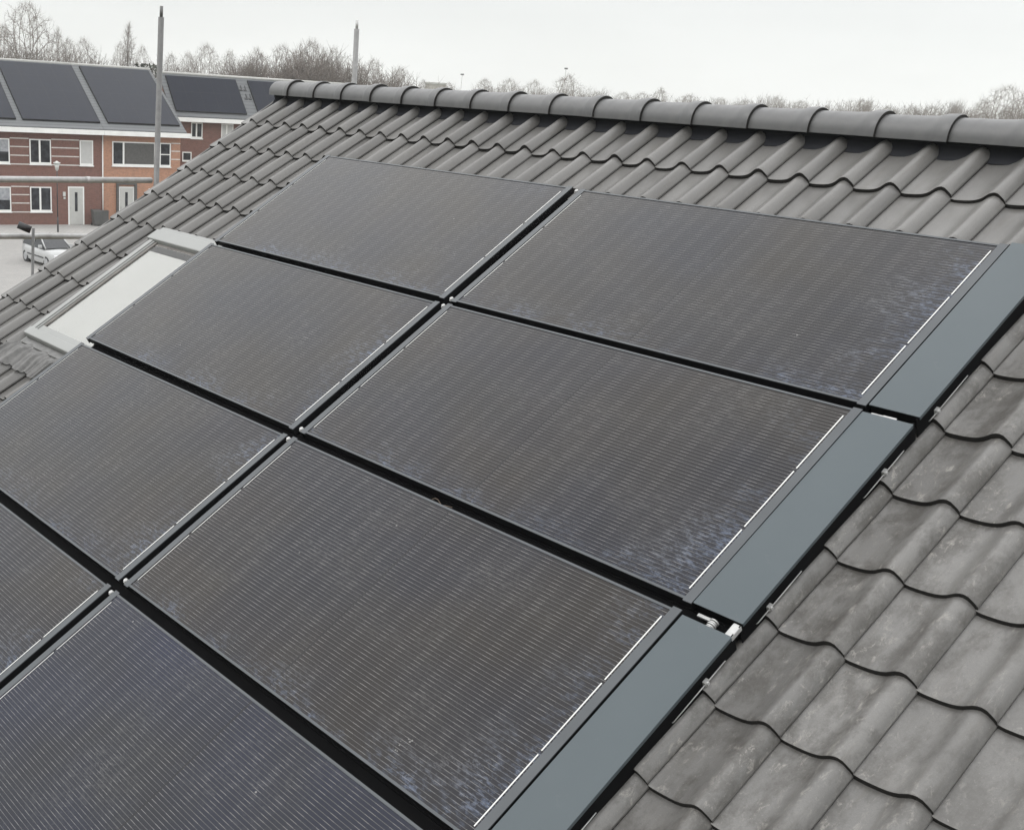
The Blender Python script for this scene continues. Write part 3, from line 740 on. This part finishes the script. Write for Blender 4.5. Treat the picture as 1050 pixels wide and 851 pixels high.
for sy in (-1,1):
    m=MB()
    for (xa,za,ya),(xb,zb,yb) in (((.95,.93,.705),(.16,1.42,.575)),((-.35,.95,.715),(-.38,1.44,.60)),((-1.62,.96,.705),(-1.28,1.38,.60)),((.16,1.42,.575),(-1.28,1.385,.60))):
        m.tube((xa,sy*ya,za),(xb,sy*yb,zb),.035,n=6)
    m.build('window_pillar',M['car_paint'],car)
for sy in (-1,1):
    for x in (-1.2,1.15):
        w=MB(); w.tube((x,sy*.62,.29),(x,sy*.80,.29),.29,n=24); wo=w.build('wheel',M['tyre'],car)
        w=MB(); w.tube((x,sy*.78,.29),(x,sy*.812,.29),.19,n=20); w.build('rim',M['rim'],wo)
    w=MB(); w.grid([[(.62,sy*.76,.93),(.62,sy*.93,.93)],[(.60,sy*.76,1.08),(.60,sy*.93,1.08)]],0,False); w.box(.58,.70,min(sy*.76,sy*.94),max(sy*.76,sy*.94),.94,1.08); w.build('wing_mirror',M['car_paint'],car,.02)
    w=MB(); w.box(1.60,1.80,min(sy*.42,sy*.66),max(sy*.42,sy*.66),.58,.70); w.build('headlight',M['lens'],car,.03)
    w=MB(); w.box(-.9,.9,min(sy*.815,sy*.835),max(sy*.815,sy*.835),.46,.52); w.build('side_moulding',M['black'],car)

car.scale=(1.0,1.0,1.0)
# ------------------------------------------------------------------ trees
def grow(seed,kind):
    """bare tree of unit height: branches fork towards twig ends scattered in a crown envelope"""
    rn=random.Random(seed); T=MB(); C=MB()
    n,z0,z1,rad,power=dict(round=(1150,.16,1.,.42,.5),wide=(1250,.14,1.,.52,.5),tall=(950,.16,1.,.28,.5),poplar=(800,.10,1.,.13,.6))[kind]
    lob=[(rn.uniform(0,6.28),rn.uniform(.75,1.15)) for _ in range(5)]
    tg=[]
    while len(tg)<n:
        s_=rn.random(); z=z0+(z1-z0)*s_
        prof=math.sin(math.pi*min(1,max(0,s_))**(1.25 if kind!='poplar' else .8))**power if s_<1 else 0
        a_=rn.uniform(0,2*math.pi); rr_=rad*prof*math.sqrt(rn.uniform(.05,1))
        for la,lk in lob: rr_*=1+.10*(lk-.9)*math.cos(a_*2-la)*3
        tg.append(Vector((rr_*math.cos(a_),rr_*math.sin(a_),z*(1-.10*rn.random()*(rr_/rad)))))
    tops=sorted(tg,key=lambda p:-p.z)
    RT=.00085
    def rad_of(k): return RT*(k**.41)
    def fork(p,pts,depth,d):
        k=len(pts)
        if k==1:
            q=pts[0]; m_=p.lerp(q,.5)+Vector((rn.gauss(0,.006),rn.gauss(0,.006),rn.gauss(0,.006)))
            C.tube(p,m_,RT*1.1,RT*.9,n=3,cap=False); C.tube(m_,q,RT*.9,RT*.45,n=3,cap=False)
            for _ in range(4):
                st_=m_.lerp(q,rn.random()); e_=st_+(q-p).normalized()*rn.uniform(.01,.035)+Vector((rn.gauss(0,.016),rn.gauss(0,.016),rn.uniform(-.004,.03)))
                C.tube(st_,e_,RT*.6,RT*.35,n=3,cap=False)
            return
        cen=sum(pts,Vector())/k
        # choose two seeds far apart, split
        s1=rn.choice(pts); s2=max(pts,key=lambda q:(q-s1).length); s1=max(pts,key=lambda q:(q-s2).length)
        ga=[];gb=[]
        for q in pts: (ga if (q-s1).length<(q-s2).length*rn.uniform(.9,1.1) else gb).append(q)
        if not ga or not gb: ga,gb=pts[:k//2],pts[k//2:]
        for g_ in (ga,gb):
            c_=sum(g_,Vector())/len(g_); f=.30 if len(g_)>60 else (.36 if len(g_)>8 else .45)
            q=p.lerp(c_,f); q+=d*(q-p).length*.35+Vector((rn.gauss(0,.05),rn.gauss(0,.05),rn.gauss(0,.03)))*(q-p).length*1.4
            C.tube(p,q,rad_of(len(g_))*1.12,rad_of(len(g_)),n=5 if len(g_)>20 else 3,cap=False)
            fork(q,g_,depth+1,(q-p).normalized())
    # leader with main limbs leaving it
    L=[Vector((0,0,0))]; zt=.45 if kind!='poplar' else .85
    for i in range(1,9): L.append(Vector((L[-1].x+rn.gauss(0,.006),L[-1].y+rn.gauss(0,.006),zt*i/8)))
    groups={}
    for q in tg:
        want=max(.10,min(zt,q.z-(.18+.9*math.hypot(q.x,q.y))*(.75 if kind!='poplar' else .9)))
        i=max(1,min(8,round(want/zt*8))); groups.setdefault((i,int((math.atan2(q.y,q.x)+math.pi)/2.1)),[]).append(q)
    for i in range(8):
        r0=.0185*(1-.085*i); T.tube(L[i],L[i+1],r0,.0185*(1-.085*(i+1)),n=8,cap=False)
    for (i,_),g_ in groups.items():
        c_=sum(g_,Vector())/len(g_); q=L[i].lerp(c_,.28); q.z+=.01
        C.tube(L[i],q,rad_of(len(g_))*1.25,rad_of(len(g_))*1.05,n=5,cap=False); fork(q,g_,1,(q-L[i]).normalized())
    hw=sorted(math.hypot(v[0],v[1]) for v in C.v)[int(.95*len(C.v))]
    zm=max(v[2] for v in C.v)
    for m in (T,C): m.v=[(x,y,z/zm) for x,y,z in m.v]
    return T,C,hw
kinds=[('round',1),('wide',5),('tall',2),('tall',9),('poplar',4),('round',12)]
TM=[]
for kd,sd in kinds:
    T,C,hw=grow(sd,kd)
    me=[]
    for mb,nm,mt in ((T,'trunk',M['bark']),(C,'crown',M['twig'])):
        o=mb.build(nm,mt); me.append(o.data); bpy.data.objects.remove(o)
    TM.append((me[0],me[1],hw))
def bare_tree(x,ytop,hwpx,D,kind,label,rot=None):
    top=bearing(x,ytop,D); h=top.z
    wid=hwpx/F_PX*D*1.15
    tm=TM[kind]
    r=empty('bare_tree',(top.x,top.y,0),(0,0,(x*1.7)%6.28 if rot is None else rot),label,'tree','leafless trees along the horizon')
    sx=wid/tm[2]; r.scale=(sx,sx,h)
    for nm,me in (('trunk',tm[0]),('crown',tm[1])):
        o=bpy.data.objects.new(nm,me); COL.objects.link(o); o.parent=r
    return r
TREES=[
 (2,22,16,112,2,'tall bare tree cut by the left edge of the photo'),
 (27,-3,30,108,0,'tallest bare tree with wide crown, above the left solar array'),
 (58,25,11,118,2,'narrow bare tree just right of the tallest one'),
 (70,36,13,118,3,'slim bare tree second to the right of the tallest one'),
 (86,36,20,112,1,'low round bare tree above the first strip of bare tiles'),
 (132,20,9,112,4,'slender pointed poplar standing alone left of the scaffold pole'),
 (123,40,10,120,3,'thin bare tree close on the left of the pointed poplar'),
 (146,44,14,116,1,'small bare tree between the poplar and the scaffold pole'),
 (176,52,12,120,3,'small bare tree just right of the scaffold pole'),
 (193,50,14,124,0,'small bare tree second to the right of the scaffold pole'),
 (212,41,22,116,5,'round bare tree above the set-back house'),
 (236,49,16,120,1,'bare tree between the set-back house and the dense brown trees'),
 (264,46,17,112,2,'bare tree above the left end of the ridge'),
 (290,42,20,110,0,'dense bare tree above the first ridge tiles'),
 (318,36,26,108,5,'tallest of the dense bare trees left of the second pole'),
 (343,45,18,112,1,'dense bare tree touching the second scaffold pole on its left'),
 (384,57,19,116,0,'bare tree directly right of the second scaffold pole'),
 (411,65,19,120,5,'last of the dense bare trees, with sloping right side'),
 (434,80,10,170,1,'tiny bare tree right of the dense group, beside the flat building'),
 (461,83,12,185,3,'faint thin bare tree in the first gap of the horizon'),
 (498,78,16,165,5,'first of four round trees in a row above the ridge'),
 (523,78,15,165,0,'second of four round trees in a row above the ridge'),
 (549,80,16,165,1,'third of four round trees in a row above the ridge'),
 (583,74,19,165,2,'fourth and tallest of the row of round trees above the ridge'),
 (612,93,16,230,1,'very small far tree right of the row of round trees'),
 (640,93,18,240,0,'small far tree half hidden by the middle of the ridge'),
 (660,93,17,240,5,'small far tree in the middle of the far treeline'),
 (678,88,11,215,2,'small pointed tree standing above the far treeline'),
 (708,95,19,230,5,'low far tree left of the twin clump'),
 (740,99,18,240,1,'low far tree above the middle of the ridge'),
 (768,101,17,240,0,'barely visible far tree left of the twin clump'),
 (797,97,13,215,5,'left tree of the twin clump above the ridge'),
 (822,101,14,215,0,'right tree of the twin clump above the ridge'),
 (848,107,12,230,1,'low far tree right of the twin clump'),
 (886,100,17,200,0,'round far tree between the twin clump and the right edge'),
 (912,107,14,210,3,'leaning far tree right of the round one'),
 (936,107,14,205,1,'far tree with ragged top, left of the low treetops at right'),
 (957,106,14,205,5,'ragged far treetop second from the big tree at right'),
 (982,108,12,205,0,'ragged far treetop next to the big tree at right'),
 (1010,99,17,150,1,'left shoulder tree of the big group at the right edge'),
 (1036,84,24,142,0,'big bare tree at the right edge of the photo'),
 (1062,86,20,145,5,'bare tree cut by the right edge of the photo'),
]
for t_ in TREES: bare_tree(*t_)
# shrubby growth between the trunks: one mass nobody could count
def brushwood(name,pts,seed,thick=.03):
    rn=random.Random(seed); m=MB()
    for (x,yt,D,n,hw) in pts:
        for _ in range(n):
            xx=x+rn.uniform(-hw,hw); p=bearing(xx,yt,D+rn.uniform(-4,6)); h=p.z*rn.uniform(.72,1.04)
            q=Vector((p.x,p.y,max(0,h-rn.uniform(2.5,4.5)))); 
            m.tube((p.x,p.y,0),q,.05,.035,n=3,cap=False)
            for _k in range(9):
                e_=Vector((q.x+rn.gauss(0,.75),q.y+rn.gauss(0,.75),q.z+(h-q.z)*rn.uniform(.35,1)))
                m.tube(q,e_,.026,.010,n=3,cap=False)
                for _j in range(3):
                    f_=e_.lerp(q,rn.uniform(0,.5)); m.tube(f_,f_+Vector((rn.gauss(0,.45),rn.gauss(0,.45),rn.uniform(.1,1.0))),.014,.006,n=3,cap=False)
    o=m.build(name,M['brush']); o['kind']='stuff'; return o
br=brushwood('brushwood',[(20,44,104,110,36),(75,54,106,60,26),(130,62,108,60,34),(185,65,108,50,26),(240,62,106,80,26),(262,62,104,80,18),(292,58,102,90,16),(325,52,102,110,18),(350,62,104,110,20),(390,72,108,100,22),(425,84,120,40,20)],5)
tag(br,'brown leafless brushwood filling the gaps low between the bare trees','brushwood')
fb=brushwood('distant_treeline',[(x,(98 if x>600 else 93)+(x-640)*.030+3*math.sin(x*.07),230,60,24) for x in range(450,1060,30)],8)
tag(fb,'low grey treeline along the horizon just above the ridge','treeline')
# small conifer, flat building, light masts
cp=bearing(151,66,110)
cf=empty('small_conifer',(cp.x,cp.y,0),label='small dark evergreen bush beside the pole above the solar array',cat='tree')
m=MB(); m.tube((0,0,0),(0,0,cp.z*.8),.15,.05,n=6); m.build('trunk',M['bark'],cf)
m=MB(); rn=random.Random(4)
for _ in range(900):
    z=rn.uniform(.3,1)*cp.z; r_=(1.6)*(1-abs(z/cp.z-.8)*1.2)*rn.uniform(.3,1); a_=rn.uniform(0,6.28); c_=Vector((r_*math.cos(a_),r_*math.sin(a_),z))
    u_=Vector((rn.gauss(0,1),rn.gauss(0,1),rn.gauss(0,1))).normalized()*.16; v_=u_.orthogonal().normalized()*.09
    m.face([c_-u_,c_+v_,c_+u_,c_-v_])
m.build('crown',M['evergreen'],cf)
bp=bearing(447,85,200)
fbld=empty('flat_building',(bp.x,bp.y,0),(0,0,R(45)),'distant flat-roofed pale building low between the trees','building')
m=MB(); m.box(-1.7,1.7,-1.7,1.7,0,bp.z-.3); m.build('wall',M['render'],fbld)
m=MB(); m.box(-1.8,1.8,-1.8,1.8,bp.z-.3,bp.z); m.build('flat_roof',M['kerb'],fbld)
for x,yt,lab in ((474,77,'faint light mast with small head left of the row of round trees'),(580.5,71,'light mast rising above the tallest of the row of round trees')):
    p=bearing(x,yt,190); q=empty('light_mast',(p.x,p.y,0),(0,0,.6),lab,'light mast','far light masts on the horizon')
    m=MB(); m.tube((0,0,0),(0,0,p.z),.09,.04,n=8); m.build('mast',M['kerb'],q)
    m=MB(); m.box(-.26,.26,-.1,.1,p.z-.06,p.z+.16); m.build('lamp_head',M['galv'],q)

# ------------------------------------------------------------------ haze
HAZE=.0005
if HAZE:
    m=MB(); m.box(-420,120,-220,420,-1.2,24); hz=m.build('haze',[bpy.data.materials.new('haze_air')]); tag(hz,'thin pale winter haze over the whole place','haze',kind='stuff')
    hm=hz.data.materials[0]; hm.use_nodes=True; nt=hm.node_tree; nt.nodes.clear(); ou_=nt.nodes.new('ShaderNodeOutputMaterial'); pv=nt.nodes.new('ShaderNodeVolumePrincipled')
    pv.inputs['Color'].default_value=(.95,.96,.97,1); pv.inputs['Density'].default_value=HAZE; pv.inputs['Anisotropy'].default_value=.0
    nt.links.new(pv.outputs[0],ou_.inputs['Volume'])

# ------------------------------------------------------------------ light: overcast
wd=bpy.data.worlds.new('World'); sc.world=wd; wd.use_nodes=True; nt=wd.node_tree; nt.nodes.clear()
out=nt.nodes.new('ShaderNodeOutputWorld'); bg=nt.nodes.new('ShaderNodeBackground'); nt.links.new(bg.outputs[0],out.inputs[0]); bg.inputs[1].default_value=.1
sky=nt.nodes.new('ShaderNodeTexSky'); sky.sky_type='NISHITA'; sky.sun_disc=False; SE,SR=R(48),R(200)
sky.sun_elevation=SE; sky.sun_rotation=SR
tc=nt.nodes.new('ShaderNodeTexCoord'); sp=nt.nodes.new('ShaderNodeSeparateXYZ'); nt.links.new(tc.outputs['Generated'],sp.inputs[0])
cr=nt.nodes.new('ShaderNodeValToRGB'); nt.links.new(sp.outputs[2],cr.inputs[0])
cre=cr.color_ramp.elements
cre[0].position=0; cre[0].color=(.34,.345,.338,1)
cre[1].position=1; cre[1].color=(.80,.805,.81,1)
for pos,c_ in ((.07,(.325,.330,.325,1)),(.16,(.328,.333,.329,1)),(.35,(.55,.558,.555,1)),(.67,(.80,.80,.797,1))):
    q=cre.new(pos); q.color=c_
sc_=nt.nodes.new('ShaderNodeVectorMath'); sc_.operation='SCALE'; nt.links.new(cr.outputs[0],sc_.inputs[0])
mp=nt.nodes.new('ShaderNodeMapping'); mp.inputs['Scale'].default_value=(1,1,3.5); nt.links.new(tc.outputs['Generated'],mp.inputs[0])
cn=nt.nodes.new('ShaderNodeTexNoise'); cn.inputs['Scale'].default_value=2.6; cn.inputs['Detail'].default_value=5; nt.links.new(mp.outputs[0],cn.inputs['Vector'])
cm_=nt.nodes.new('ShaderNodeMapRange'); cm_.inputs[1].default_value=.3; cm_.inputs[2].default_value=.7; cm_.inputs[3].default_value=26.6; cm_.inputs[4].default_value=29.8
nt.links.new(cn.outputs['Fac'],cm_.inputs[0]); nt.links.new(cm_.outputs[0],sc_.inputs['Scale'])
mx_=nt.nodes.new('ShaderNodeMix'); mx_.data_type='RGBA'; mx_.inputs[0].default_value=.94; nt.links.new(sky.outputs[0],mx_.inputs[6]); nt.links.new(sc_.outputs[0],mx_.inputs[7])
nt.links.new(mx_.outputs[2],bg.inputs[0])
sl=bpy.data.lights.new('sun','SUN'); sl.energy=.6; sl.angle=R(22); sl.color=(1,.97,.93); so=bpy.data.objects.new('sun',sl); COL.objects.link(so)
az=SR; sd=Vector((math.sin(az)*math.cos(SE),math.cos(az)*math.cos(SE),math.sin(SE)))
so.rotation_euler=sd.to_track_quat('Z','Y').to_euler(); so.location=(0,-10,30)

vs=sc.view_settings; vs.view_transform='Standard'; vs.look='None'; vs.exposure=0; vs.gamma=1; vs.use_curve_mapping=False
sc.render.resolution_x=1024; sc.render.resolution_y=829
try: sc.cycles.volume_bounces=1; sc.cycles.max_bounces=8
except Exception: pass
